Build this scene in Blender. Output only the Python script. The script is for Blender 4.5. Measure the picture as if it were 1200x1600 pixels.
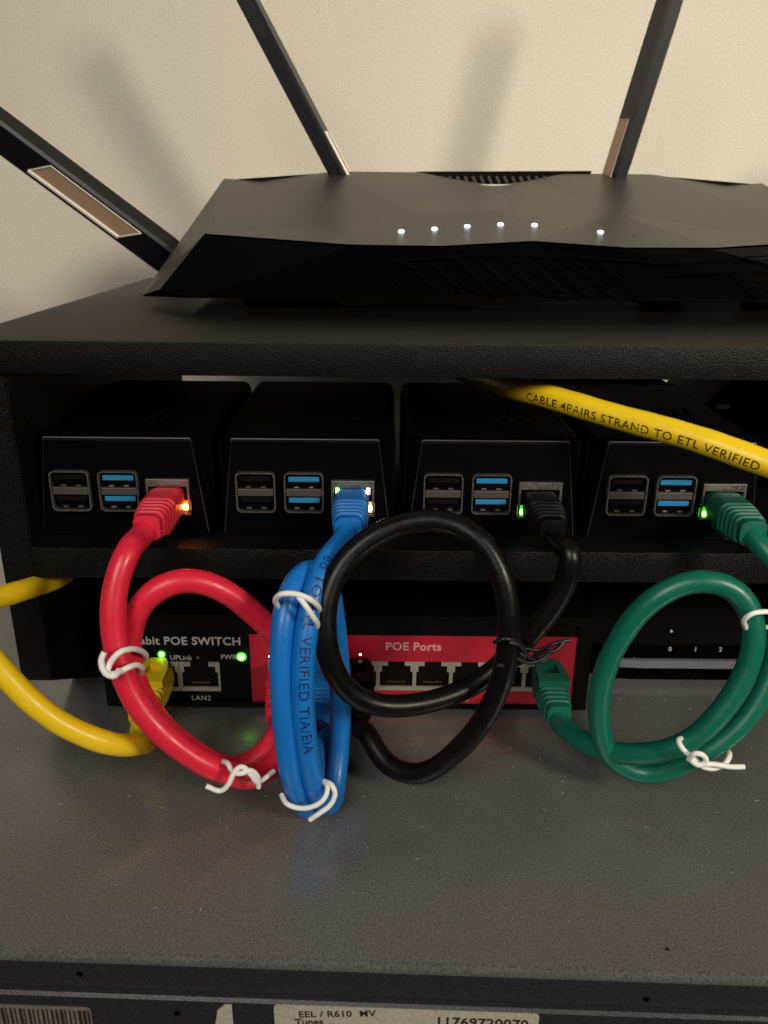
import bpy, bmesh, math, random
from mathutils import Vector, Matrix
R = math.radians
random.seed(7)
scene = bpy.context.scene
for o in list(bpy.data.objects): bpy.data.objects.remove(o)
MM = 0.001

# ------------------------------------------------------------------ camera (all sizes below in millimetres)
CAM = Vector((0, 0, 199.0)); PITCH, ROLL = 20.5, 0.5
CROT = Matrix.Rotation(R(90 - PITCH), 3, 'X') @ Matrix.Rotation(R(ROLL), 3, 'Z')
cd = bpy.data.cameras.new('camera'); cam = bpy.data.objects.new('camera', cd)
scene.collection.objects.link(cam); scene.camera = cam
cam.location = CAM * MM; cam.rotation_euler = CROT.to_euler()
cd.sensor_fit = 'VERTICAL'; cd.sensor_height = 24; cd.sensor_width = 18; cd.lens = 19.2
cd.clip_start = 0.01; cd.clip_end = 50
cd.dof.use_dof = True; cd.dof.focus_distance = 0.29; cd.dof.aperture_fstop = 16

# ------------------------------------------------------------------ light: one warm room lamp, right and in front, plus an added soft fill
w = bpy.data.worlds.new('World'); scene.world = w; w.use_nodes = True
bg = w.node_tree.nodes['Background']; bg.inputs[0].default_value = (1.0, 0.86, 0.72, 1); bg.inputs[1].default_value = 0.03
def area(name, loc, target, size, power, col):
    l = bpy.data.lights.new(name, 'AREA'); l.shape = 'DISK'; l.size = size; l.energy = power; l.color = col
    o = bpy.data.objects.new(name, l); scene.collection.objects.link(o); o.location = loc
    o.rotation_euler = (Vector(target) - Vector(loc)).to_track_quat('-Z', 'Y').to_euler()
    return o
area('room_lamp', (0.74, -0.46, 0.57), (0.20, 0.50, 0.22), 0.24, 1.72, (1.0, 0.90, 0.73)).data.spread = R(62)
area('fill_light', (-0.35, -0.95, 0.95), (0, 0.3, 0.1), 0.7, 11.5, (1.0, 0.94, 0.86))  # added soft fill, stands in for light bounced around the room
scene.view_settings.view_transform = 'Standard'; scene.view_settings.look = 'None'
scene.view_settings.exposure = 0; scene.view_settings.gamma = 1

def at(px, py, Y):
    """photo pixel (1200 x 1600) -> world point on the upright plane at distance Y"""
    d = CROT @ Vector(((px - 600) / 1280, -(py - 800) / 1280, -1))
    return CAM + d * (Y / d.y)

# ------------------------------------------------------------------ materials
MATS = {}
def mat(name, col, rough=.5, metal=0, spec=.5, noise=None, bump=None, emit=0, coat=0, mottle=0, rvar=0, sss=0):
    m = bpy.data.materials.new(name); m.use_nodes = True
    nt = m.node_tree; p = nt.nodes['Principled BSDF']
    p.inputs['Base Color'].default_value = (*col, 1); p.inputs['Roughness'].default_value = rough
    p.inputs['Metallic'].default_value = metal; p.inputs['Specular IOR Level'].default_value = spec
    if coat: p.inputs['Coat Weight'].default_value = coat; p.inputs['Coat Roughness'].default_value = .15
    if sss:
        p.inputs['Subsurface Weight'].default_value = sss; p.inputs['Subsurface Scale'].default_value = .002
    tc = nt.nodes.new('ShaderNodeTexCoord')
    def nz(scale, det=3):
        n = nt.nodes.new('ShaderNodeTexNoise'); n.inputs['Scale'].default_value = scale; n.inputs['Detail'].default_value = det
        nt.links.new(tc.outputs['Object'], n.inputs['Vector']); return n
    if mottle:      # base colour grain: (amount, scale)
        a, s = mottle
        n = nz(s, 4); r = nt.nodes.new('ShaderNodeMapRange')
        r.inputs['From Min'].default_value = .3; r.inputs['From Max'].default_value = .7
        r.inputs['To Min'].default_value = 1 - a; r.inputs['To Max'].default_value = 1 + a
        nt.links.new(n.outputs['Fac'], r.inputs['Value'])
        mx = nt.nodes.new('ShaderNodeVectorMath'); mx.operation = 'SCALE'; mx.inputs[0].default_value = col
        nt.links.new(r.outputs['Result'], mx.inputs['Scale']); nt.links.new(mx.outputs[0], p.inputs['Base Color'])
    if rvar:
        a, s = rvar
        n = nz(s, 4); r = nt.nodes.new('ShaderNodeMapRange')
        r.inputs['From Min'].default_value = .3; r.inputs['From Max'].default_value = .7
        r.inputs['To Min'].default_value = max(.03, rough - a); r.inputs['To Max'].default_value = min(1, rough + a)
        nt.links.new(n.outputs['Fac'], r.inputs['Value']); nt.links.new(r.outputs['Result'], p.inputs['Roughness'])
    if bump:        # (strength, scale)
        st, s = bump
        n = nz(s, 2); b = nt.nodes.new('ShaderNodeBump'); b.inputs['Strength'].default_value = st; b.inputs['Distance'].default_value = .0003
        nt.links.new(n.outputs['Fac'], b.inputs['Height']); nt.links.new(b.outputs['Normal'], p.inputs['Normal'])
    if emit:
        p.inputs['Emission Color'].default_value = (*col, 1); p.inputs['Emission Strength'].default_value = emit
    MATS[name] = m; return m
mat('wall_paint', (.68, .635, .54), .85, bump=(.2, 900), mottle=(.19, 950))
mat('black_board', (.0028, .0028, .0036), .42, spec=.2, bump=(1.0, 1900), mottle=(.85, 1500))
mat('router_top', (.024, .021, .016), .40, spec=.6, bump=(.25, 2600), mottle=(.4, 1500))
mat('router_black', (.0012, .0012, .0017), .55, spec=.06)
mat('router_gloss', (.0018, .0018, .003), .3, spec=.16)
mat('antenna_black', (.006, .005, .008), .38, spec=.4)
mat('bronze', (.46, .30, .20), .42, metal=.25, mottle=(.2, 2500))
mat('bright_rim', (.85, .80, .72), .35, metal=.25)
mat('case_black', (.0008, .0007, .0013), .55, spec=.06, bump=(.2, 1800))
mat('panel_edge', (.020, .020, .026), .40, spec=.5)  # paler than the case: edge highlight put into the colour
mat('tin', (.34, .32, .30), .36, metal=.9, rvar=(.1, 900))
mat('tin_dull', (.14, .125, .115), .5, metal=.8)
mat('dark_void', (.004, .003, .003), .7, spec=.1)
mat('usb_blue', (.012, .19, .40), .5)
mat('usb_dark', (.004, .0025, .002), .7, spec=.1)
mat('gold', (.6, .45, .16), .3, metal=1)
mat('switch_black', (.0016, .0015, .0021), .5, spec=.12, bump=(.2, 1500))
mat('switch_red', (.40, .008, .027), .45, mottle=(.08, 1500))
mat('jack_grey', (.30, .28, .235), .5, mottle=(.15, 2000))
mat('print_white', (.42, .42, .41), .6)
mat('print_pink', (.66, .30, .31), .6)
mat('print_dark', (.03, .02, .01), .6)
mat('print_navy', (.004, .02, .10), .5)
mat('pc_paint', (.235, .236, .230), .29, metal=.60, spec=.8, bump=(.10, 1700), mottle=(.42, 1500), rvar=(.10, 45))
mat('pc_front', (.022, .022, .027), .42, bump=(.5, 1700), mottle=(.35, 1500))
mat('sticker', (.44, .41, .33), .6, mottle=(.18, 900))
mat('sticker_dull', (.17, .15, .14), .6, mottle=(.25, 900))
mat('modem_grey', (.13, .135, .155), .5, bump=(.6, 2200), mottle=(.3, 1500))
mat('modem_gloss', (.0010, .0010, .0014), .55, spec=.02)
mat('tie_white', (.86, .85, .82), .45, spec=.4)
mat('tie_black', (.005, .004, .004), .4)
for n, c in (('red', (.74, .020, .052)), ('blue', (.006, .165, .55)), ('green', (.003, .125, .080)), ('yellow', (.88, .60, .012)), ('black', (.0035, .003, .003))):
    mat('cable_' + n, c, .35, spec=.45 if n != 'black' else .3, bump=(.12, 700), rvar=(.07, 300))
    mat('boot_' + n, tuple(x * .85 for x in c), .48, spec=.4 if n != 'black' else .12, bump=(.2, 900))
mat('led_white', (.75, .85, 1.0), emit=5)
mat('led_green', (.30, 1.0, .10), emit=9)
mat('led_green_core', (.35, 1.0, .12), emit=26)
MATS['led_green_core'].node_tree.nodes['Principled BSDF'].inputs['Emission Strength'].default_value = 9
mat('led_orange', (1.0, .36, .07), emit=90)
mat('led_amber', (1.0, .75, .45), emit=16)
mat('lens_led_green_core', (.03, .85, .01), emit=.8)  # dim lens glow: coloured halo of the lights put into the material
mat('lens_led_orange', (1.0, .16, .01), emit=1.0)
mat('lens_led_amber', (1.0, .5, .15), emit=.7)
mat('lens_led_green', (.03, .8, .01), emit=.7)
mat('dust', (.34, .33, .30), .9, spec=.1)
mat('led_off', (.10, .09, .08), .4)

# ------------------------------------------------------------------ object helpers
COL = scene.collection
def tag(o, label=None, cat=None, group=None, kind=None):
    if label: o['label'] = label
    if cat: o['category'] = cat
    if group: o['group'] = group
    if kind: o['kind'] = kind
    return o
def thing(name, label, cat, loc=(0, 0, 0), group=None, rz=0):
    o = bpy.data.objects.new(name, None); COL.objects.link(o); o.empty_display_size = .01
    o.location = Vector(loc) * MM; o.rotation_euler = (0, 0, rz)
    return tag(o, label, cat, group)
class MB:
    def __init__(s): s.bm = bmesh.new()
    def quadring(s, loops, cap0=True, cap1=True, closed=True):
        vs = [[s.bm.verts.new(p) for p in lp] for lp in loops]
        n = len(loops[0])
        for a, b in zip(vs, vs[1:]):
            for i in range(n if closed else n - 1):
                j = (i + 1) % n
                s.bm.faces.new((a[i], a[j], b[j], b[i]))
        if cap0: s.bm.faces.new(vs[0][::-1])
        if cap1: s.bm.faces.new(vs[-1])
        return s
    def box(s, x0, x1, y0, y1, z0, z1, bev=0, seg=2):
        t = bmesh.new()
        bmesh.ops.create_cube(t, size=1)
        for v in t.verts: v.co = Vector(((x0 + x1) / 2 + v.co.x * (x1 - x0), (y0 + y1) / 2 + v.co.y * (y1 - y0), (z0 + z1) / 2 + v.co.z * (z1 - z0)))
        if bev: bmesh.ops.bevel(t, geom=t.edges[:], offset=bev, segments=seg, affect='EDGES', profile=.6)
        return s.merge(t)
    def merge(s, t, M=None):
        me = bpy.data.meshes.new('tmp'); t.to_mesh(me); t.free()
        if M: me.transform(M)
        s.bm.from_mesh(me); bpy.data.meshes.remove(me); return s
    def prism(s, poly, axis, a0, a1, bev=0):
        """poly of 2-D points extruded along axis 'x' | 'y' | 'z'"""
        t = bmesh.new()
        f = {'x': lambda p, a: (a, p[0], p[1]), 'y': lambda p, a: (p[0], a, p[1]), 'z': lambda p, a: (p[0], p[1], a)}[axis]
        A = [t.verts.new(f(p, a0)) for p in poly]; B = [t.verts.new(f(p, a1)) for p in poly]
        n = len(poly)
        for i in range(n): t.faces.new((A[i], A[(i + 1) % n], B[(i + 1) % n], B[i]))
        t.faces.new(A[::-1]); t.faces.new(B)
        bmesh.ops.recalc_face_normals(t, faces=t.faces[:])
        if bev: bmesh.ops.bevel(t, geom=t.edges[:], offset=bev, segments=2, affect='EDGES')
        return s.merge(t)
    def ring(s, outer, inner, axis, a0, a1):
        """hollow frame between two 2-D loops with the same number of points"""
        f = {'x': lambda p, a: (a, p[0], p[1]), 'y': lambda p, a: (p[0], a, p[1]), 'z': lambda p, a: (p[0], p[1], a)}[axis]
        t = bmesh.new(); n = len(outer)
        O0 = [t.verts.new(f(p, a0)) for p in outer]; I0 = [t.verts.new(f(p, a0)) for p in inner]
        O1 = [t.verts.new(f(p, a1)) for p in outer]; I1 = [t.verts.new(f(p, a1)) for p in inner]
        for i in range(n):
            j = (i + 1) % n
            for q in ((O0[i], O0[j], I0[j], I0[i]), (O1[j], O1[i], I1[i], I1[j]), (O0[j], O0[i], O1[i], O1[j]), (I0[i], I0[j], I1[j], I1[i])): t.faces.new(q)
        bmesh.ops.recalc_face_normals(t, faces=t.faces[:])
        return s.merge(t)
    def disc(s, c, r, depth, axis='y', n=14):
        poly = [(r * math.cos(2 * math.pi * i / n), r * math.sin(2 * math.pi * i / n)) for i in range(n)]
        k = {'x': (1, 2, 0), 'y': (0, 2, 1), 'z': (0, 1, 2)}[axis]
        return s.prism([(c[k[0]] + p[0], c[k[1]] + p[1]) for p in poly], axis, c[k[2]], c[k[2]] + depth)
    def ball(s, c, r, sc=(1, 1, 1)):
        t = bmesh.new(); bmesh.ops.create_uvsphere(t, u_segments=14, v_segments=8, radius=r)
        return s.merge(t, Matrix.Translation(c) @ Matrix.Diagonal((*sc, 1)))
    def tube(s, pts, r, n=14, caps=True):
        fr = frames(pts)
        loops = []
        for i, (P, T, N, B) in enumerate(fr):
            ri = r(i / (len(fr) - 1)) if callable(r) else r
            loops.append([P + (N * math.cos(2 * math.pi * k / n) + B * math.sin(2 * math.pi * k / n)) * ri for k in range(n)])
        return s.quadring(loops, caps, caps)
    def build(s, name, m, parent=None, loc=None, smooth=False, kind=None):
        """link as one mesh object; coordinates are in mm, local to the parent thing (or to loc)"""
        bmesh.ops.recalc_face_normals(s.bm, faces=s.bm.faces[:])
        off = Vector(loc) if loc else Vector((0, 0, 0))
        for v in s.bm.verts: v.co = (v.co - off) * MM
        me = bpy.data.meshes.new(name); s.bm.to_mesh(me); s.bm.free()
        if smooth:
            me.shade_smooth()
            try: me.set_sharp_from_angle(angle=R(38))
            except Exception: pass
        me.materials.append(MATS[m])
        o = bpy.data.objects.new(name, me); COL.objects.link(o)
        if parent: o.parent = parent
        elif loc: o.location = off * MM
        if kind: o['kind'] = kind
        return o
def catmull(P, step=2.0):
    P = [Vector(p) for p in P]; out = []
    Q = [P[0] * 2 - P[1]] + P + [P[-1] * 2 - P[-2]]
    for i in range(1, len(Q) - 2):
        p0, p1, p2, p3 = Q[i - 1:i + 3]
        d = [max(1e-4, (b - a).length) ** .5 for a, b in ((p0, p1), (p1, p2), (p2, p3))]   # centripetal
        t0, t1 = 0, d[0]; t2 = t1 + d[1]; t3 = t2 + d[2]
        n = max(2, int((p2 - p1).length / step))
        for k in range(n):
            t = t1 + (t2 - t1) * k / n
            A1 = p0 * ((t1 - t) / (t1 - t0)) + p1 * ((t - t0) / (t1 - t0)); A2 = p1 * ((t2 - t) / (t2 - t1)) + p2 * ((t - t1) / (t2 - t1)); A3 = p2 * ((t3 - t) / (t3 - t2)) + p3 * ((t - t2) / (t3 - t2))
            B1 = A1 * ((t2 - t) / (t2 - t0)) + A2 * ((t - t0) / (t2 - t0)); B2 = A2 * ((t3 - t) / (t3 - t1)) + A3 * ((t - t1) / (t3 - t1))
            out.append(B1 * ((t2 - t) / (t2 - t1)) + B2 * ((t - t1) / (t2 - t1)))
    out.append(P[-1])
    return out
def smooth_path(pts, it=6):
    for _ in range(it):
        pts = [pts[0]] + [(a + b * 2 + c) / 4 for a, b, c in zip(pts, pts[1:], pts[2:])] + [pts[-1]]
    return pts
def frames(pts):
    pts = [Vector(p) for p in pts]; n = len(pts); fr = []; N = None
    for i in range(n):
        T = (pts[min(i + 1, n - 1)] - pts[max(i - 1, 0)]).normalized()
        if N is None:
            N = T.cross(Vector((0, 0, 1)))
            if N.length < .1: N = T.cross(Vector((1, 0, 0)))
        N = (N - T * N.dot(T)).normalized(); fr.append((pts[i], T, N, T.cross(N)))
    return fr
def text_mesh(body, size, bold=0.0, extrude=0, align='LEFT', spacing=1.0):
    c = bpy.data.curves.new('txt', 'FONT'); c.body = body; c.size = size; c.extrude = extrude; c.offset = bold
    c.align_x = align; c.space_character = spacing; c.resolution_u = 3
    o = bpy.data.objects.new('txt', c); COL.objects.link(o)
    dg = bpy.context.evaluated_depsgraph_get(); dg.update()
    me = bpy.data.meshes.new_from_object(o.evaluated_get(dg))
    bpy.data.objects.remove(o); bpy.data.curves.remove(c)
    return me
def flat_text(name, body, x, y, z, size, m, parent, align='CENTER', bold=0.0, spacing=1.0, rot=0, thick=.05):
    """raised print on a face looking towards -Y; local mm coordinates"""
    me = text_mesh(body, size, bold, thick, align, spacing)
    me.transform(Matrix.Translation((x, y, z)) @ Matrix.Rotation(R(90), 4, 'X') @ Matrix.Rotation(rot, 4, 'Z'))
    me.transform(Matrix.Scale(MM, 4)); me.materials.clear(); me.materials.append(MATS[m]); me.name = name
    o = bpy.data.objects.new(name, me); COL.objects.link(o); o.parent = parent
    return o
def cable_text(body, pts, r, s0, size, m, parent, phi=0.0, sign=1, off=Vector((0, 0, 0)), bold=.02, spacing=1.1):
    """print wrapped on a sheath, starting s0 mm along the path, turned towards the room"""
    me = text_mesh(body, size, bold, 0, 'LEFT', spacing)
    L = [0]
    for a, b in zip(pts, pts[1:]): L.append(L[-1] + (b - a).length)
    def samp(s):
        s = max(0, min(L[-1] - 1e-3, s)); i = max(k for k in range(len(L)) if L[k] <= s); i = min(i, len(pts) - 2)
        f = (s - L[i]) / (L[i + 1] - L[i]); return pts[i].lerp(pts[i + 1], f), (pts[min(i + 2, len(pts) - 1)] - pts[max(i - 1, 0)]).normalized()
    t = bmesh.new(); t.from_mesh(me); bmesh.ops.triangulate(t, faces=t.faces[:])
    for _ in range(4):
        es = [e for e in t.edges if e.calc_length() > .55]
        if es: bmesh.ops.subdivide_edges(t, edges=es, cuts=1); bmesh.ops.triangulate(t, faces=t.faces[:])
    t.to_mesh(me); t.free()
    for v in me.vertices:
        P, T = samp(s0 + sign * v.co.x)
        n = CAM - P; n = (n - T * n.dot(T)).normalized(); b = n.cross(T * sign)
        a = phi + (v.co.y - size * .35) / r
        v.co = (P + (n * math.cos(a) + b * math.sin(a)) * (r + .06) - off) * MM
    me.materials.clear(); me.materials.append(MATS[m]); me.name = 'sheath_print'
    o = bpy.data.objects.new('sheath_print', me); COL.objects.link(o); o.parent = parent
    return o
def rrect(x0, x1, z0, z1, r, n=3):
    out = []
    for cx, cz, a in ((x1 - r, z1 - r, 0), (x0 + r, z1 - r, 90), (x0 + r, z0 + r, 180), (x1 - r, z0 + r, 270)):
        for k in range(n + 1):
            t = R(a + 90 * k / n); out.append((cx + r * math.cos(t), cz + r * math.sin(t)))
    return out

# ================================================================== SETTING
b = MB(); b.box(-2600, 2600, 640, 660, -900, 2400); tag(b.build('wall', 'wall_paint'), kind='structure')

# ================================================================== DESKTOP COMPUTER under everything
pc = thing('desktop_computer', 'grey metal computer case lying flat under the rack, paper stickers on its front', 'computer', (0, 170, 0), rz=R(-1.7))
b = MB()
b.prism([(.2, -3.0), (.05, -2.0), (.6, -.7), (2.0, 0), (330, 0), (330, -3.0)], 'x', -215, 215)
b.build('top_cover', 'pc_paint', pc, smooth=True)
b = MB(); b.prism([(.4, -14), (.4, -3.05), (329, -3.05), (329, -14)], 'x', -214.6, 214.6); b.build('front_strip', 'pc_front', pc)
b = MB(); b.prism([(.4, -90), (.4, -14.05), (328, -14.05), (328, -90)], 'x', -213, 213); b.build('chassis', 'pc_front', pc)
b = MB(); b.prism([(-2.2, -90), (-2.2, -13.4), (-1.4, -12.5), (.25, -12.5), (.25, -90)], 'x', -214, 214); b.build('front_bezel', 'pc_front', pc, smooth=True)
for x, z in ((-86, -7.5), (75, -9.5)):
    b = MB(); b.disc((x, .2, z), .9, .5); b.build('screw', 'router_gloss', pc)
b = MB(); b.disc((-58, -2.4, -18.4), .9, .6); b.build('screw', 'router_gloss', pc)
b = MB()
for i in range(420):        # dust and lint settled on the flat top
    x, y, r = random.uniform(-190, 200), random.uniform(5, 150), random.choice((.10, .12, .15, .18, .24))
    a = random.uniform(0, 3.14); L = r * random.choice((1, 1, 1.5, 4))
    c, sn = math.cos(a), math.sin(a)
    b.quadring([[(x + (px * L * c - py * r * sn) * k, y + (px * L * sn + py * r * c) * k, z) for px, py in ((1, 0), (.4, .8), (-.5, .7), (-1, -.1), (-.3, -.8), (.6, -.7))] for z, k in ((.02, 1), (.09, .7))])
b.build('dust', 'dust', pc, kind='stuff')
b = MB(); b.ball((82, 8.5, .3), .5, (1.3, .8, .5)); b.build('lint_speck', 'dark_void', pc)
def sticker(x0, x1, z0, z1, poly=None):
    b = MB(); b.prism(poly or rrect(x0, x1, z0, z1, 1.2), 'y', -2.45, -2.25); return b.build('sticker', 'sticker', pc)
st = sticker(-30, 45, -52, -13.3)
flat_text('printed_number', '11769720070', 29, -2.50, -19.0, 4.6, 'print_dark', st, bold=.10, spacing=1.05)
flat_text('printed_line', 'EEL / R610  MV', -12.0, -2.50, -17.1, 3.3, 'print_dark', st, bold=.06, rot=R(4), spacing=1.05)
flat_text('printed_line', 'Tunes', -20, -2.50, -20.6, 3.3, 'print_dark', st, bold=.06, rot=R(4))
st2 = sticker(-130, -83, -40, -17.2); st2.data.materials[0] = MATS['sticker_dull']
for i in range(34):
    x = -128 + i * 1.33
    b = MB(); b.box(x, x + random.choice((.45, .7, .95)), -2.52, -2.46, -36, -18.4); b.build('bar', 'print_dark', st2)
sticker(0, 0, 0, 0, [(-48.5, -30), (-42, -30), (-42, -14.0), (-44.0, -14.0), (-46.2, -16.4)])

# ================================================================== RACK
rack = thing('equipment_rack', 'black textured two tier wooden rack holding the router above the small computers', 'rack', (0, 275, 0))
b = MB(); b.box(-147, 240, 0, 250, 144.6, 156, .7); b.build('top_shelf', 'black_board', rack, smooth=True)
b = MB(); b.box(-126.9, 218, -5, 235, 71.4, 83.4, .7); b.build('lower_shelf', 'black_board', rack, smooth=True)
pan = [(-3, 144.5), (-3, 27), (43, 0), (235, 0), (235, 144.5)]
b = MB(); b.prism(pan, 'x', -138.8, -127, .5); b.build('side_panel', 'black_board', rack, smooth=True)
b = MB(); b.prism(pan, 'x', 218.1, 230, .5); b.build('side_panel', 'black_board', rack, smooth=True)

# ================================================================== ROUTER
RX = 60.0
router = thing('wifi_router', 'large angular black wireless router with a row of white lights on the top shelf', 'router', (RX, 430, 156.2))
RO = Vector((RX, 430, 156.2))
def rl(px, py, Y):
    v = at(px, py, Y) - RO; return v
T = rl(222, 461, 374); S = rl(250, 452, 362); A = rl(320, 365, 362); B = rl(548, 382, 354); C = rl(690, 384, 351); D = rl(812, 376, 353); D.x = 0
BL = rl(350, 279, 500); B1 = rl(405, 283, 502); B2 = rl(520, 268, 506); V1 = rl(655, 269, 507); V2 = rl(715, 281, 495); V3 = rl(780, 290, 488); V3.x = 0
M1 = rl(430, 305, 455); M2 = rl(500, 345, 392); M3 = rl(640, 330, 410); M4 = rl(780, 330, 410); M4.x = 0
M1.z -= .4; M2.z -= 2.4
Sb = rl(300, 474, 366); Sb.z = 4.5; Tb = T.copy(); Tb.z = max(4.5, T.z - 3)
Cb = rl(645, 466, 362); Cb.z = 5.0; Db = Cb.copy(); Db.x = 0
half = dict(T=T, S=S, A=A, B=B, C=C, D=D, BL=BL, B1=B1, B2=B2, V1=V1, V2=V2, V3=V3, M1=M1, M2=M2, M3=M3, M4=M4, Sb=Sb, Cb=Cb, Db=Db)
CENTER = ('D', 'V3', 'M4', 'Db', 'KB', 'DR')
def mirror_mesh(faces, names):
    b = MB(); vs = {}
    def gv(n, s):
        k = (n, 0 if n in CENTER else s)
        if k not in vs:
            p = half[n].copy(); p.x *= s; vs[k] = b.bm.verts.new(p)
        return vs[k]
    for s in (1, -1):
        for f in faces:
            ff = f if s == 1 else f[::-1]
            b.bm.faces.new([gv(n, s) for n in ff])
    return b
top_faces = [('A', 'B', 'M2'), ('A', 'M2', 'M1'), ('A', 'M1', 'BL'), ('BL', 'M1', 'B1'), ('B1', 'M1', 'B2'), ('M1', 'M2', 'M3'), ('M1', 'M3', 'B2'), ('M2', 'B', 'M3'),
             ('B', 'C', 'M3'), ('C', 'D', 'M4', 'M3'), ('B2', 'M3', 'V1'), ('M3', 'V2', 'V1'), ('M3', 'M4', 'V3', 'V2'), ('T', 'S', 'A'), ('T', 'A', 'BL')]
b = mirror_mesh(top_faces, half)
from mathutils.bvhtree import BVHTree
bmesh.ops.recalc_face_normals(b.bm, faces=b.bm.faces[:]); COVER = BVHTree.FromBMesh(b.bm)
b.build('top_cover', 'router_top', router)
# lower shell: front, underside, back
for n, src, dz in (('kA', 'A', -.8), ('kB', 'B', -.8), ('kC', 'C', -.8), ('kD', 'D', -.8), ('kS', 'S', -.5), ('kT', 'T', -.5)):
    p = half[src].copy(); p.z += dz; p.y += .4; half[n] = p
RB = BL.copy(); RB.z = 4.5; half['RBL'] = RB
half['kBL'] = BL + Vector((0, 0, -.8))
for n in ('B2', 'V1'): half['k' + n] = half[n] + Vector((0, .5, -.5))
VB = V1.copy(); VB.x = 0; VB.z = V1.z; half['KB'] = VB + Vector((0, .5, -.5))
half['R2'] = Vector((B2.x, B2.y, 4.5)); half['DR'] = Vector((0, V1.y, 4.5))
CENTER = CENTER + ('kD',)
shell = [('kA', 'kS', 'Sb', 'kB'), ('kB', 'Sb', 'Cb', 'kC'), ('kC', 'Cb', 'Db', 'kD'), ('kT', 'Sb', 'kS'), ('kT', 'kBL', 'RBL', 'Sb'), ('kBL', 'kB2', 'R2', 'RBL'), ('kB2', 'kV1', 'KB', 'DR', 'R2'),
         ('RBL', 'R2', 'DR', 'Db', 'Cb', 'Sb')]
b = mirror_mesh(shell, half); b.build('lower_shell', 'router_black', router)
# rear vent: raised rear lip and its ribs, behind the scooped edge of the top
lip = [rl(650, 268, 508), rl(925, 267, 508), rl(880, 284, 500), rl(700, 284, 500)]
b = MB(); b.quadring([[p + Vector((0, 0, 0)) for p in lip], [p + Vector((0, 6, -3)) for p in lip]]); b.build('vent_lip', 'router_black', router)
for i in range(14):
    x = 690 + i * 12.3; dip = 1 - ((x - 775) / 125) ** 2
    p0 = rl(x, 277, 499); p1 = rl(x + 5, 281 + 8 * dip, 491)
    b = MB(); b.tube([p0, p1], .9, 6); b.build('vent_rib', 'router_top', router)
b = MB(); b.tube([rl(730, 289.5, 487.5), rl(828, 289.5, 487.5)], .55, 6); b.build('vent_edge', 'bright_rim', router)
# status lights
def on_cover(px, py):
    d = (at(px, py, 500) - CAM).normalized()
    h = COVER.ray_cast(CAM - RO, d)
    return h[0], h[1]
for x, y in ((627, 362), (679, 358), (730, 354), (782, 351), (835, 352), (938, 363)):
    p, n = on_cover(x, y)
    b = MB(); b.ball(p + n * .15, 1.35, (1, 1.6, .55)); b.build('status_light', 'led_white', router, smooth=True)
for x, y in ((886, 357), (990, 368)):
    p, n = on_cover(x, y)
    b = MB(); b.ball(p, .6, (1, 1.4, .5)); b.build('unlit_light', 'led_off', router)
# front grille: frame lines and slanted slats lying proud of the front face
def onfront(px, py, dy=-1.2):
    z0, z1, y0, y1 = Cb.z, C.z, Cb.y, C.y
    best = min([rl(px, py, 345 + k * .25) for k in range(140)], key=lambda p: abs(p.y - (y0 + (y1 - y0) * (p.z - z0) / (z1 - z0))))
    return best + Vector((0, dy, 0))
def bar(name, a, c, r, m, parent):
    b = MB(); b.tube([onfront(*a), onfront(*c)], r, 5); return b.build(name, m, parent)
for a, c in (((608, 408), (645, 466)), ((645, 466), (968, 469)), ((608, 408), (815, 393)), ((815, 393), (1030, 411)), ((1030, 411), (1240, 397)), ((1035, 430), (1240, 416)), ((995, 468), (1240, 470)), ((1150, 425), (1200, 466)), ((968, 469), (1035, 430))):
    bar('grille_frame', a, c, .32, 'router_gloss', router)
for r_ in range(4):
    for c_ in range(9 - r_ * 0):
        x = 632 + c_ * 38 + r_ * 15 ; y = 409 + r_ * 14.5 - (6 if 2 <= c_ <= 5 else 0)
        if x > 960: continue
        bar('grille_slat', (x, y), (x + 20, y + 12), .38, 'router_gloss', router)
for x in (726, 880):
    bar('front_clip', (x - 14, 462), (x + 14, 462), .6, 'router_gloss', router)
# feet
for x, y in ((-112, -52), (112, -52), (-100, 60), (100, 60)):
    b = MB(); b.prism([(x - 12, y), (x + 12, y), (x + 9, y + 10), (x - 9, y + 10)], 'z', .05, 6, .4); b.build('foot', 'router_black', router)
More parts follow.
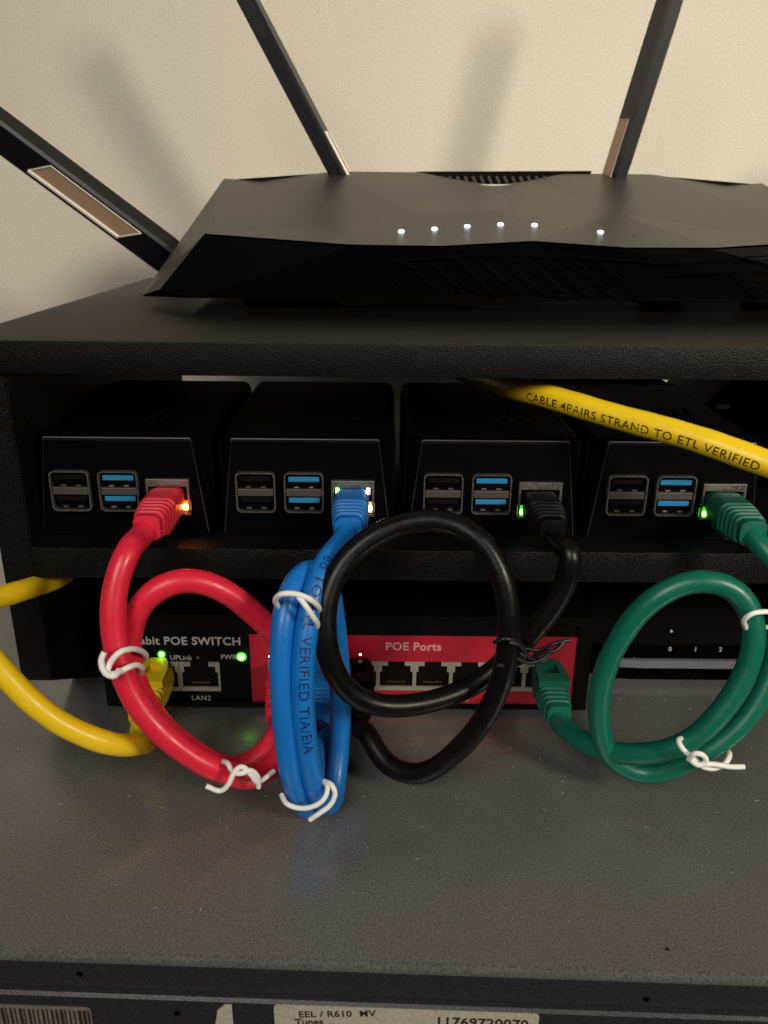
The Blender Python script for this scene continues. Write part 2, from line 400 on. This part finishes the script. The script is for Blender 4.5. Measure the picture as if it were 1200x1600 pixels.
# antennas: tapered blades with a bronze inset and a bright rim
def antenna(p0, p1, w0, w1, t, roll, ins=None, rk=1.0):
    p0 = Vector(p0); p1 = Vector(p1); ax = (p1 - p0); L = ax.length; ax.normalize()
    v = Vector((0, -1, 0)); v = (v - ax * v.dot(ax)).normalized(); u = ax.cross(v)      # v faces the room
    q = Matrix.Rotation(R(roll), 3, ax); v = q @ v; u = q @ u
    def P(s, a, d): return p0 + ax * s + u * a + v * d
    loops = []
    for s, k in ((0, .7), (6, .92), (14, 1), (L * .6, 1), (L - 4, w1 / w0), (L, w1 / w0 * .8)):
        h = w0 / 2 * k; tt = t / 2 * (1 if s > 5 and s < L - 2 else .8); c = min(1.4, tt * .4)
        loops.append([P(s, -h + c, tt), P(s, h - c, tt), P(s, h, tt - c), P(s, h, -tt + c), P(s, h - c, -tt), P(s, -h + c, -tt), P(s, -h, -tt + c), P(s, -h, tt - c)])
    b = MB(); b.quadring(loops); an = b.build('antenna', 'antenna_black', router)
    if ins:
        s0, s1, a0, a1, sk = ins
        d = t / 2 + .25
        pl = [P(s0, a0, d), P(s1, a0, d), P(s1 + sk, a1, d), P(s0 + sk, a1, d)]
        b = MB(); b.quadring([pl, [x - v * .6 for x in pl]]); b.build('bronze_inset', 'bronze', an)
        def rim(pa, pb, r):
            b = MB(); b.tube([pa + v * .15, pb + v * .15], r * rk, 6); b.build('inset_rim', 'bright_rim', an)
        rim(pl[0], pl[1], 1.1); rim(pl[1], pl[2], .45); rim(pl[2], pl[3], .35); rim(pl[3], pl[0], .45)
    b = MB(); b.tube([P(-7, -w0 * .28, 0), P(-7, w0 * .28, 0)], t * .5, 12); b.tube([P(-7, 0, 0), P(4, 0, 0)], t * .36, 10); b.build('hinge', 'antenna_black', an, smooth=True)
    return an
antenna(rl(292, 422, 455), rl(-170, 78, 455), 18, 18, 12, -26, (37, 90, -4.6, 6.2, -9.5))
antenna(rl(541, 292, 503), rl(330, -110, 503), 15, 12, 9, 80, (2, 30, -4.5, 5, 0), .8)
antenna(rl(955, 290, 503), rl(1094, -150, 503), 15, 12, 9, -72, (2, 34, -5, 4.5, 0), .25)
antenna(rl(1320, 412, 455), rl(1760, 90, 455), 18, 18, 12, 26, (29, 82, -6.2, 4.6, 9.5))

# ================================================================== SMALL COMPUTERS on the lower shelf
PIY = 282.0; PIZ = 83.6
USBS = ((-18.2, 'dark'), (-.7, 'blue'))
def make_case(label, notch=False):
    t = thing('mini_computer', label, 'computer', (0, PIY, PIZ), 'single board computers in black cases')
    H = 37.4
    prof = [(-32.4, 1.5), (32.4, 1.5), (32.4, H - 4), (31.5, H - 1.2), (29.3, H), (-29.3, H), (-31.5, H - 1.2), (-32.4, H - 4)]
    if notch: prof = prof[:5] + [(11, H), (2, H - 9), (-7, H - 3), (-13, H)] + prof[5:]
    b = MB(); b.prism(prof, 'y', 7, 101); b.build('case_shell', 'case_black', t)
    b = MB()
    b.quadring([[(-26.2, .6, H - .8), (26.2, .6, H - .8), (30.2, .6, 2.2), (-30.2, .6, 2.2)], [(-26.6, 0.0, H - 1.2), (26.6, 0.0, H - 1.2), (30.4, 0.0, 1.6), (-30.4, 0.0, 1.6)][::1]][::-1][:1] +
               [[(-26.2, .4, H - .8 + .6), (26.2, .4, H - .8 + .6), (30.6, .4, 1.2), (-30.6, .4, 1.2)], [(-31.0, 7.2, H - .4), (31.0, 7.2, H - .4), (32.2, 7.2, .8), (-32.2, 7.2, .8)]])
    fp = b.build('front_panel', 'case_black', t)
    for a, c in (((26.2, .3, H - .2), (30.5, .3, 1.4)), ((-26.2, .3, H - .2), (-30.5, .3, 1.4)), ((-26.2, .3, H - .2), (26.2, .3, H - .2))):
        b = MB(); b.tube([Vector(a), Vector(c)], .32, 8); b.build('highlight_ridge', 'panel_edge', fp, smooth=True)  # thin ridge added in a paler tone to draw the edge highlight
    for k in range(3):
        x = 3 + k * 6
        b = MB(); b.prism([(x, 30), (x + 2.6, 30), (x + 5.4, 52), (x + 2.8, 52)], 'z', H + .02, H + .35); b.build('vent_slot', 'dark_void', t)
    b = MB(); b.box(-31.2, 31.2, .5, 100, 0, .9, .2); b.build('base_plate', 'case_black', t)
    for xc, kind in USBS:
        x0, x1, z0, z1 = xc - 7.1, xc + 7.1, 10.0, 25.2
        b = MB(); b.ring(rrect(x0, x1, z0, z1, 1.7), rrect(x0 + .42, x1 - .42, z0 + .42, z1 - .42, 1.35), 'y', -2.0, 6)
        sh = b.build('usb_port', 'tin', t, smooth=True)
        b = MB(); b.box(x0 + .6, x1 - .6, 4.5, 5, z0 + .5, z1 - .5); b.build('port_back', 'dark_void', sh)
        b = MB(); b.box(x0 + .65, x1 - .65, -1.5, 4.5, 16.2, 18.9, .2); b.build('divider', 'tin_dull', sh)
        for zb in (11.2, 19.2):
            zt = zb + 4.3
            b = MB(); b.box(xc - 5.6, xc + 5.6, -.9, 4.5, zt - 1.9, zt - .1, .15); b.build('tongue', 'usb_blue' if kind == 'blue' else 'usb_dark', sh)
            for sx in (-2.7, 2.7):
                b = MB(); b.box(xc + sx - .9, xc + sx + .9, -.9, 1.2, zb - .1, zb + .45, .1); b.build('spring', 'tin' if kind == 'blue' else 'tin_dull', sh)
        b = MB(); b.box(x0 - 1, x1 + .8, -.6, 0, z0 - 1.1, z0 - .1, .15); b.build('port_lip', 'case_black', sh)
    return t
cases = [(-95.5, 'black mini computer with the red cable plugged in', dict(r=('led_orange', 12.0)), False),
         (-28.4, 'black mini computer with the blue cable plugged in', dict(r=('led_amber', 12.0), ul='led_green', ur='led_amber'), False),
         (39.6, 'black mini computer with the black cable plugged in', dict(l=('led_green_core', 11.2), l2=1), False),
         (106.2, 'black mini computer with the green cable plugged in', dict(l=('led_green_core', 11.2), l2=1), True)]
proto = make_case(cases[0][1])
def copy_tree(o, parent=None):
    c = o.copy(); COL.objects.link(c); c.parent = parent
    for ch in list(o.children): copy_tree(ch, c)
    return c
roots = [proto] + [copy_tree(proto) for _ in range(2)] + [make_case(cases[3][1])]
EX = 17.0
for root, (x, label, led, nt) in zip(roots, cases):
    root['label'] = label; root.location.x = x * MM
    # ethernet jack: metal frame, dark opening, lights
    b = MB()
    b.box(EX - 7.8, EX + 7.8, -1.6, 6, 19.6, 22.3, .15); b.box(EX - 7.8, EX - 7.0, -1.6, 6, 9.4, 19.6); b.box(EX + 7.0, EX + 7.8, -1.6, 6, 9.4, 19.6); b.box(EX - 7.8, EX + 7.8, -1.6, 6, 8.6, 9.4)
    j = b.build('ethernet_jack', 'tin', root)
    b = MB(); b.box(EX - 7, EX + 7, .2, .8, 9.4, 19.6); b.build('jack_back', 'dark_void', j)
    for side, sx in (('l', -1), ('r', 1)):
        m, z = led.get(side, ('led_off', 11.2))
        b = MB(); b.ball((EX + sx * 6.1, -1.4, z - 0.2), 1.15, (.9, .8, .9)); pl_ = b.build('port_light', m, j, smooth=True)
        if m != 'led_off':
            b = MB(); b.box(EX + sx * 6.1 - 1.75, EX + sx * 6.1 + 1.75, -1.2, .1, z - 2.1, z + 2.0, .5); b.build('halo_lens', 'lens_' + m, j, smooth=True)  # large dim lens behind the light, its glow gives the coloured halo
    for k, sx in (('ul', -1), ('ur', 1)):
        if k in led:
            b = MB(); b.box(EX + sx * 5.6 - .55, EX + sx * 5.6 + .55, -1.9, 0, 17.4, 19.5, .1); b.build('port_light', led[k], j)

ad = thing('power_adapter', 'black power adapter standing behind, right of the rightmost mini computer', 'power adapter', (190, 400, 83.6))
def adl(px, py): v = at(px, py, 400) - Vector((190, 400, 83.6)); return (v.x, max(0.1, v.z))
b = MB(); b.prism([adl(1152, 588), adl(1122, 617), adl(1100, 633), adl(1096, 780), adl(1300, 780), adl(1300, 588)], 'y', 0, 60, .8); b.build('body', 'case_black', ad)
b = MB(); b.tube([at(*q) - Vector((190, 400, 83.6)) for q in smooth_path(catmull([(830, 601, 396), (960, 599, 396), (1025, 602, 396), (1050, 622, 396), (1080, 652, 397), (1104, 690, 402), (1110, 730, 408)], 6))], 4.2, 10); b.build('cord', 'cable_black', ad, smooth=True)
b = MB(); b.box(adl(1118, 632)[0], adl(1140, 632)[0], -1.5, 3, adl(1128, 638)[1], adl(1128, 631)[1], .4); b.build('pale_glint', 'tie_white', ad)  # pale glint, put in as a small white block

# ================================================================== POE SWITCH on the computer case
SWY = 293.0
SX0, SX1 = -115.0, 85.0
sw = thing('network_switch', 'black ethernet switch with a red label strip of eight ports', 'network switch', (0, SWY, 1.2))
b = MB(); b.box(SX0, SX1, .6, 115, 1.0, 43.8, .6); b.build('housing', 'switch_black', sw, smooth=True)
b = MB(); b.ring([(SX0, .8), (SX1, .8), (SX1, 43.9), (SX0, 43.9)], [(SX0 + 5, 3), (SX1 - 6, 3), (SX1 - 6, 40), (SX0 + 5, 40)], 'y', -.6, .5); b.build('front_rim', 'switch_black', sw)
for x in (SX0 + 10, SX1 - 10):
    for y in (10, 105):
        b = MB(); b.disc((x, y, -1.15), 4, 2.2, 'z'); b.build('foot', 'dark_void', sw)
def swx(px, py): return (at(px, py, SWY)).x
def swz(px, py): return (at(px, py, SWY)).z - 1.2
PX = [448, 505, 562, 619, 676, 733, 790, 847]
rx0, rx1 = swx(392, 1050), swx(897, 1050)
zr0, zr1, zt0, zt1 = swz(640, 1099), swz(640, 994), swz(640, 1078), swz(640, 1034)
jx0 = swx(PX[0] - 28.5, 1057) ; jx1 = swx(PX[7] + 28.5, 1057)
b = MB(); b.box(rx0, rx1, .1, .55, zt1, zr1); b.box(rx0, rx1, .1, .55, zr0, zt0); b.box(rx0, jx0 - .1, .1, .55, zt0, zt1); b.box(jx1 + .1, rx1, .1, .55, zt0, zt1); b.build('red_label', 'switch_red', sw)
pw = (jx1 - jx0) / 8
def jack(x0, x1, z0, z1, name='ethernet_port'):
    """grey port frame with the stepped opening for the plug and its clip"""
    xm = (x0 + x1) / 2; h = z1 - z0; wd = x1 - x0; e = wd * .048; y0 = -.35
    out = [(x0, z0), (x1, z0), (x1, z1 - h * .0), (xm + wd * .2, z1), (xm - wd * .2, z1), (x0, z1)]
    b = MB()
    b.box(x0, x1, y0, 1.2, z0, z0 + h * .13); b.box(x0, x0 + e, y0, 1.2, z0 + h * .13, z1); b.box(x1 - e, x1, y0, 1.2, z0 + h * .13, z1)
    b.box(x0 + e, xm - wd * .23, y0, 1.2, z1 - h * .13, z1); b.box(xm + wd * .23, x1 - e, y0, 1.2, z1 - h * .13, z1)
    b.box(x0 + e, x0 + e * 2.2, y0 + .1, 1.2, z1 - h * .34, z1 - h * .13); b.box(x1 - e * 2.2, x1 - e, y0 + .1, 1.2, z1 - h * .34, z1 - h * .13)
    j = b.build(name, 'jack_grey', sw)
    b = MB(); b.box(x0 + e, x1 - e, .56, .64, z0 + h * .13, z1 + .4); b.build('opening', 'dark_void', j)
    for k in range(8):
        b = MB(); xx = xm - 3.4 + k * .97; b.box(xx - .22, xx + .22, .1, .56, z0 + h * .26, z0 + h * .31); b.build('pin', 'gold', j)
    return j
for k in range(8): jack(jx0 + k * pw + .03, jx0 + (k + 1) * pw - .03, zt0, zt1)
for c in (250, 313): jack(swx(c - 31, 1057), swx(c + 31, 1057), swz(310, 1079), swz(310, 1035))
for k, px in enumerate(PX):
    if k in (3, 4, 5, 6, 7): flat_text('printed_number', str(k + 1), swx(px - 4, 1092), .02, swz(px, 1096), 3.4, 'print_pink', sw, bold=.05)
flat_text('printed_name', 'POE Ports', swx(646, 1010), .02, swz(646, 1016), 5.1, 'print_pink', sw, bold=.13, spacing=1.05)
flat_text('printed_name', 'Gigabit POE SWITCH', swx(376, 1002), .50, swz(376, 1009), 5.1, 'print_white', sw, align='RIGHT', bold=.10, spacing=1.06)
flat_text('printed_name', 'LAN2', swx(314, 1090), .50, swz(314, 1095), 3.2, 'print_white', sw, spacing=1.1)
flat_text('printed_name', 'LAN1', swx(250, 1090), .50, swz(250, 1095), 3.2, 'print_white', sw, spacing=1.1)
flat_text('printed_name', 'UPLink', swx(282, 1028), .50, swz(282, 1032), 3.1, 'print_white', sw, bold=.03)
flat_text('printed_name', 'PWR', swx(357, 1027), .50, swz(357, 1031), 3.1, 'print_white', sw, bold=.03)
for px, py, m, r in ((377, 1027, 'led_green_core', 1.7), (252, 1023, 'led_green_core', 1.3), (309, 1028, 'led_off', .9), (563, 1023, 'led_amber', .6), (509, 1025, 'led_white', .8), (421, 1026, 'led_amber', .5)):
    b = MB(); b.ball((swx(px, py), .2, swz(px, py)), r * .8, (1, .6, 1)); b.build('port_light', m, sw, smooth=True)
    if m == 'led_green_core':
        b = MB(); b.disc((swx(px, py), .25, swz(px, py)), r * 1.25, .3, 'y', 20); b.build('halo_lens', 'lens_' + m, sw)  # glowing disc round the light, stands for its green halo

# ================================================================== MODEM right of the switch
MO = (142, 318, 0.1)
mo = thing('modem', 'black modem with small numbered lights and a grey front lip right of the switch', 'modem', MO)
x0, x1 = -52, 60
b = MB(); b.prism([(2, 14.5), (6, 15.5), (26, 44), (110, 46), (110, 3), (2, 3)], 'x', x0 + 3, x1, .4); b.build('body', 'modem_gloss', mo)
b = MB()
lipo = [(x0 + 4, 30), (x0, 16), (x0 + 3, 6), (x0 + 12, 1), (x0 + 22, 0), (x1, 0), (x1, 30)]
b.prism(lipo, 'z', 4.2, 13.2, 2.6); b.build('front_lip', 'modem_grey', mo, smooth=True)
b = MB(); b.prism([(p[0] * .985, p[1] + 1.2) for p in lipo], 'z', 0.1, 4.1, .3); b.build('base', 'modem_gloss', mo)
def mol(px, py, Y): return at(px, py, Y) - Vector(MO)
for px, s in ((1048, '0'), (1088, '1'), (1127, '2')):
    v = mol(px, 1005, 320); flat_text('printed_number', s, v.x, 1.75, 14.6, 3.0, 'print_white', mo, bold=.03)
for px, py in ((1044, 988), (1162, 986)):
    v = mol(px, py, 330); b = MB(); b.ball((v.x, 9.5 - .6, 20.6), .75); b.build('status_light', 'print_white', mo, smooth=True)

# ================================================================== CABLES
def boot(parent, origin, root, col, path_dir=None, hood=True):
    """moulded plug and ridged strain relief: from the jack face (local y = 0) towards the room"""
    O = Vector(origin)
    def loop(y, w, h, dz=0, n=5):
        return [Vector((x, y, z)) + O for x, z in rrect(-w / 2, w / 2, -h / 2 + dz, h / 2 + dz, min(w, h) * .28, n)]
    b = MB()
    secs = [(1.5, 11.4, 9.5), (-3, 11.6, 9.8), (-3.4, 12.4, 11), (-14, 12.6, 11.2)]
    y = -14.6; w = 12.4; h = 11
    for k in range(4):
        secs += [(y, w - 1.3, h - 1.3), (y - .9, w - 1.3, h - 1.3), (y - 1.1, w, h), (y - 2.3, w, h)]
        y -= 2.7; w -= .65; h -= .35
    secs += [(y, w - .9, h - .9), (y - 3.2, 8.9, 8.6), (y - 3.4, 7.2, 7.2)]
    b.quadring([loop(*s) for s in secs])
    p = b.build('plug', 'boot_' + col, parent, smooth=True)
    if hood:
        out = [(-3.0, 1.0), (3.0, 1.0), (4.6, -2.0), (5.9, -8), (6.1, -17), (-6.1, -17), (-5.9, -8), (-4.6, -2.0)]
        inn = [(-2.4, -3.6), (2.4, -3.6), (2.8, -5.2), (3.0, -8), (3.0, -11), (-3.0, -11), (-3.0, -8), (-2.8, -5.2)]
        q = MB(); q.ring([(a + O.x, c + O.y) for a, c in out], [(a + O.x, c + O.y) for a, c in inn], 'z', O.z + 5.3, O.z + 8.2); q.build('clip_cover', 'boot_' + col, p)
        q = MB(); q.box(O.x - 2.9, O.x + 2.9, O.y - 11, O.y - 3.6, O.z + 5.42, O.z + 5.5); q.build('clip', 'dark_void', p)
    else:
        q = MB(); q.box(O.x - 3.4, O.x + 3.4, O.y - 15, O.y - 2, O.z - 8.0, O.z - 5.2, .6); q.build('clip_cover', 'boot_' + col, p)
    return p
BL_ = 29.0     # boot length towards the room
def cable(label, col, pts, r, group=None, plugs=(), prints=(), name='network_cable'):
    P = smooth_path(catmull(pts, 2.0), 8)
    ph = [random.uniform(0, 6.28) for _ in range(6)]; n = len(P); Q = []
    for i, v in enumerate(P):        # real sheath: never quite even along its run
        k = min(1, i / 14, (n - 1 - i) / 14)
        Q.append(v + Vector((math.sin(i * .085 + ph[0]) + .5 * math.sin(i * .23 + ph[1]), math.sin(i * .07 + ph[2]) + .5 * math.sin(i * .19 + ph[3]), math.sin(i * .1 + ph[4]) + .5 * math.sin(i * .27 + ph[5]))) * .42 * k)
    P = Q
    loc = P[len(P) // 2].copy()
    t = thing(name, label, 'cable', loc, group)
    b = MB(); b.tube([p - loc for p in P], lambda u: r * (1 + .012 * math.sin(u * 61 + ph[0]) + .01 * math.sin(u * 143 + ph[1])), 20); b.build('sheath', 'cable_' + col, t, smooth=True)
    for o, hood in plugs: boot(t, Vector(o) - loc, None, col, hood=hood)
    for (txt, s0, size, m, phi, sign) in prints: cable_text(txt, P, r, s0, size, m, t, phi, sign, off=loc)
    return t, P
def pix(lst): return [at(*p) for p in lst]
def pi_plug(i): return Vector((cases[i][0] + EX - .3, PIY - .5, PIZ + 14.3))
def sw_plug(px): return Vector((swx(px, 1057), SWY - .5, swz(px, 1057) + 1.2 + .5))
def tail(p, d1=0, d2=8, dz=0, dx=0):        # sheath leaving a boot straight towards the room
    return [p + Vector((0, -BL_ + 4, 0)), p + Vector((dx * .3, -BL_ - d2, dz))]
G = 'patch cables tied in loops between the small computers and the switch'

# red: top left plug, down, round the loop, behind the blue one to port one
p = pi_plug(0); q = sw_plug(448)
red_pts = tail(p, d2=5, dz=-3, dx=-8) + pix([(205, 850, 238), (178, 905, 231), (173, 975, 226), (190, 1050, 222), (222, 1112, 220), (285, 1172, 219), (350, 1208, 221), (405, 1215, 228), (450, 1165, 238), (470, 1085, 246), (455, 1020, 247), (410, 970, 245), (340, 920, 242), (280, 908, 239), (228, 935, 236), (205, 990, 235), (205, 1050, 234), (235, 1112, 233), (300, 1170, 233), (365, 1200, 236), (415, 1175, 241), (440, 1130, 250)]) + tail(q, d2=2, dz=-3)[::-1]
red, redP = cable('red network cable tied in a loop from the leftmost mini computer to the switch', 'red', red_pts, 4.0, G, [(p, False), (q, True)])
# blue
p = pi_plug(1); q = sw_plug(505)
blue_pts = tail(p, d2=4, dz=-3, dx=-6) + pix([(508, 875, 238), (488, 930, 229), (474, 1000, 223), (472, 1080, 219), (478, 1160, 218), (494, 1235, 220), (520, 1255, 229), (530, 1190, 240), (532, 1090, 247), (524, 985, 248), (507, 910, 246), (482, 888, 240), (456, 912, 233), (444, 960, 226), (440, 1040, 221), (446, 1140, 218), (462, 1225, 219), (487, 1264, 228), (503, 1215, 239), (506, 1150, 249)]) + tail(q, d2=2, dz=-4)[::-1]
blue, blueP = cable('blue network cable tied in a tall narrow loop with printed sheath', 'blue', blue_pts, 3.75, G, [(p, False), (q, True)],
                    [('ed TO ETL VERIFIED TIA/EIA', 20, 4.6, 'print_navy', 0.12, 1)])
# black
p = pi_plug(2); q = sw_plug(562)
black_pts = tail(p, d2=3, dz=-4, dx=5) + pix([(893, 855, 243), (885, 910, 243), (848, 972, 243), (805, 1020, 244), (745, 1068, 240), (670, 1098, 234), (590, 1102, 229), (535, 1072, 226), (508, 1015, 225), (507, 940, 229), (540, 872, 235), (605, 828, 240), (690, 815, 242), (755, 848, 239), (790, 915, 234), (795, 990, 231), (775, 1080, 230), (725, 1160, 232), (655, 1207, 236), (600, 1192, 243), (572, 1140, 252)]) + tail(q, d2=1, dz=-5)[::-1]
black, blackP = cable('black network cable in a wide round loop over the red label', 'black', black_pts, 3.7, G, [(p, False), (q, True)])
# green
p = pi_plug(3); q = sw_plug(852)
green_pts = tail(p, d2=3, dz=-4, dx=5) + pix([(1222, 880, 246), (1222, 950, 243), (1205, 1040, 238), (1160, 1125, 233), (1085, 1185, 232), (1010, 1210, 236), (958, 1185, 240), (938, 1120, 240), (955, 1025, 239), (1010, 945, 238), (1085, 906, 238), (1148, 918, 237), (1176, 975, 234), (1163, 1055, 231), (1120, 1120, 229), (1060, 1168, 230), (985, 1182, 236), (920, 1165, 246), (885, 1140, 256)]) + tail(q, d2=0, dz=-3)[::-1]
green, greenP = cable('green network cable tied in a loop from the rightmost mini computer to the last port', 'green', green_pts, 3.75, G, [(p, False), (q, True)])
# yellow: lower left, uplink port out of the frame and back up behind the rack
q = sw_plug(250)
yel_pts = tail(q, d2=3, dz=-6)[:2] + pix([(222, 1163, 235), (185, 1170, 226), (110, 1140, 222), (40, 1085, 222), (-30, 1005, 226), (-60, 955, 234), (-30, 940, 245), (20, 927, 258), (80, 908, 285), (120, 895, 330), (160, 890, 380)])
yel, yelP = cable('yellow network cable plugged into the first uplink port and curving off left', 'yellow', yel_pts, 3.8, None, [(q, True)])
# yellow: upper right, passing under the top shelf towards the room
yu = pix([(640, 560, 420), (745, 588, 345), (830, 612, 291), (900, 634, 276), (1000, 663, 262), (1100, 692, 250), (1200, 724, 240), (1330, 768, 228)])
yel2, yel2P = cable('yellow network cable with black printing slanting out below the top shelf', 'yellow', yu, 4.2, None, [],
                    [('CABLE 4PAIRS STRAND TO ETL VERIFIED', 138, 4.05, 'print_dark', -.42, 1)])

# ================================================================== TWIST TIES
def tie(label, polys, m, r=1.0, grp='white twist ties on the cable loops', name='twist_tie'):
    allp = [pix(pl) for pl in polys]; loc = allp[0][0]
    t = thing(name, label, 'twist tie', loc, grp)
    for i, pl in enumerate(allp):
        b = MB(); b.tube([v - loc for v in smooth_path(catmull(pl, .7), 2)], r, 10); b.build('wrap' if i == 0 else 'tail', m, t, smooth=True)
    return t
def near(P, px, py, k):
    """depth of the k-th strand of a path that passes the pixel"""
    return None
tie('white twist tie on the left side of the red loop', [
    [(166, 1054, 214), (172, 1036, 216), (187, 1019, 217), (205, 1014, 221), (222, 1018, 228), (226, 1030, 240), (205, 1038, 244), (176, 1036, 232), (162, 1040, 222), (168, 1054, 214), (182, 1052, 215), (200, 1043, 217), (212, 1039, 220), (221, 1043, 224), (220, 1051, 232)],
    [(163, 1019, 216), (158, 1030, 215), (160, 1045, 214), (168, 1055, 213), (180, 1057, 214), (186, 1047, 214)]], 'tie_white', .95)
tie('white twist tie at the bottom of the red loop', [
    [(322, 1228, 212), (345, 1236, 212), (358, 1224, 212), (366, 1206, 213), (378, 1197, 214), (392, 1210, 214), (402, 1222, 216), (428, 1205, 222)],
    [(340, 1190, 226), (356, 1193, 217), (364, 1206, 214), (378, 1209, 213), (390, 1203, 214), (402, 1212, 215), (404, 1230, 216)]], 'tie_white', .85)
tie('white twist tie near the top of the blue loop', [
    [(437, 950, 226), (430, 938, 222), (440, 928, 219), (462, 928, 219), (482, 935, 219), (496, 946, 222), (498, 955, 227), (488, 962, 234), (450, 962, 238), (434, 950, 228)],
    [(466, 932, 219), (480, 950, 218), (490, 965, 219), (496, 975, 222), (491, 985, 226)]], 'tie_white', .9)
tie('white twist tie with a loose tail under the blue loop', [
    [(440, 1242, 217), (448, 1256, 213), (470, 1263, 212), (494, 1258, 212), (508, 1246, 213), (512, 1230, 215), (505, 1220, 219)],
    [(505, 1220, 218), (518, 1226, 215), (524, 1240, 214), (516, 1258, 213), (500, 1270, 212), (484, 1281, 212)]], 'tie_white', .85)
tie('white twist tie high on the right of the green loop', [
    [(1165, 981, 232), (1163, 968, 228), (1174, 959, 227), (1192, 956, 228), (1212, 957, 231), (1240, 962, 239), (1236, 975, 250), (1195, 980, 252), (1168, 980, 240)]], 'tie_white', .85)
tie('white twist tie with a straight tail at the lower right of the green loop', [
    [(1068, 1153, 230), (1060, 1158, 225), (1068, 1172, 223), (1084, 1184, 222), (1096, 1197, 222), (1114, 1201, 222), (1132, 1194, 223), (1140, 1180, 226), (1136, 1172, 231)],
    [(1076, 1186, 222), (1086, 1177, 220), (1098, 1179, 220), (1104, 1190, 220), (1090, 1196, 220), (1080, 1188, 221)],
    [(1096, 1194, 220), (1116, 1194, 220), (1140, 1198, 220), (1163, 1198, 220)]], 'tie_white', .9)
tie('black twist tie with tangled ends where the black strands cross', [
    [(772, 1004, 226), (785, 998, 224), (803, 1000, 225), (822, 1012, 234), (838, 1022, 240), (820, 1034, 242), (792, 1040, 228), (776, 1038, 226)],
    [(815, 1012, 232), (842, 1016, 231), (868, 1005, 230), (890, 1000, 231)],
    [(812, 1020, 232), (830, 1030, 230), (852, 1018, 229), (866, 1018, 228), (880, 1004, 230)],
    [(806, 1028, 230), (826, 1036, 229), (848, 1030, 229), (860, 1020, 230), (874, 1012, 232)],
    [(795, 1004, 225), (812, 1008, 226), (826, 1026, 229), (846, 1034, 230), (858, 1027, 231)]], 'tie_black', .65, None)
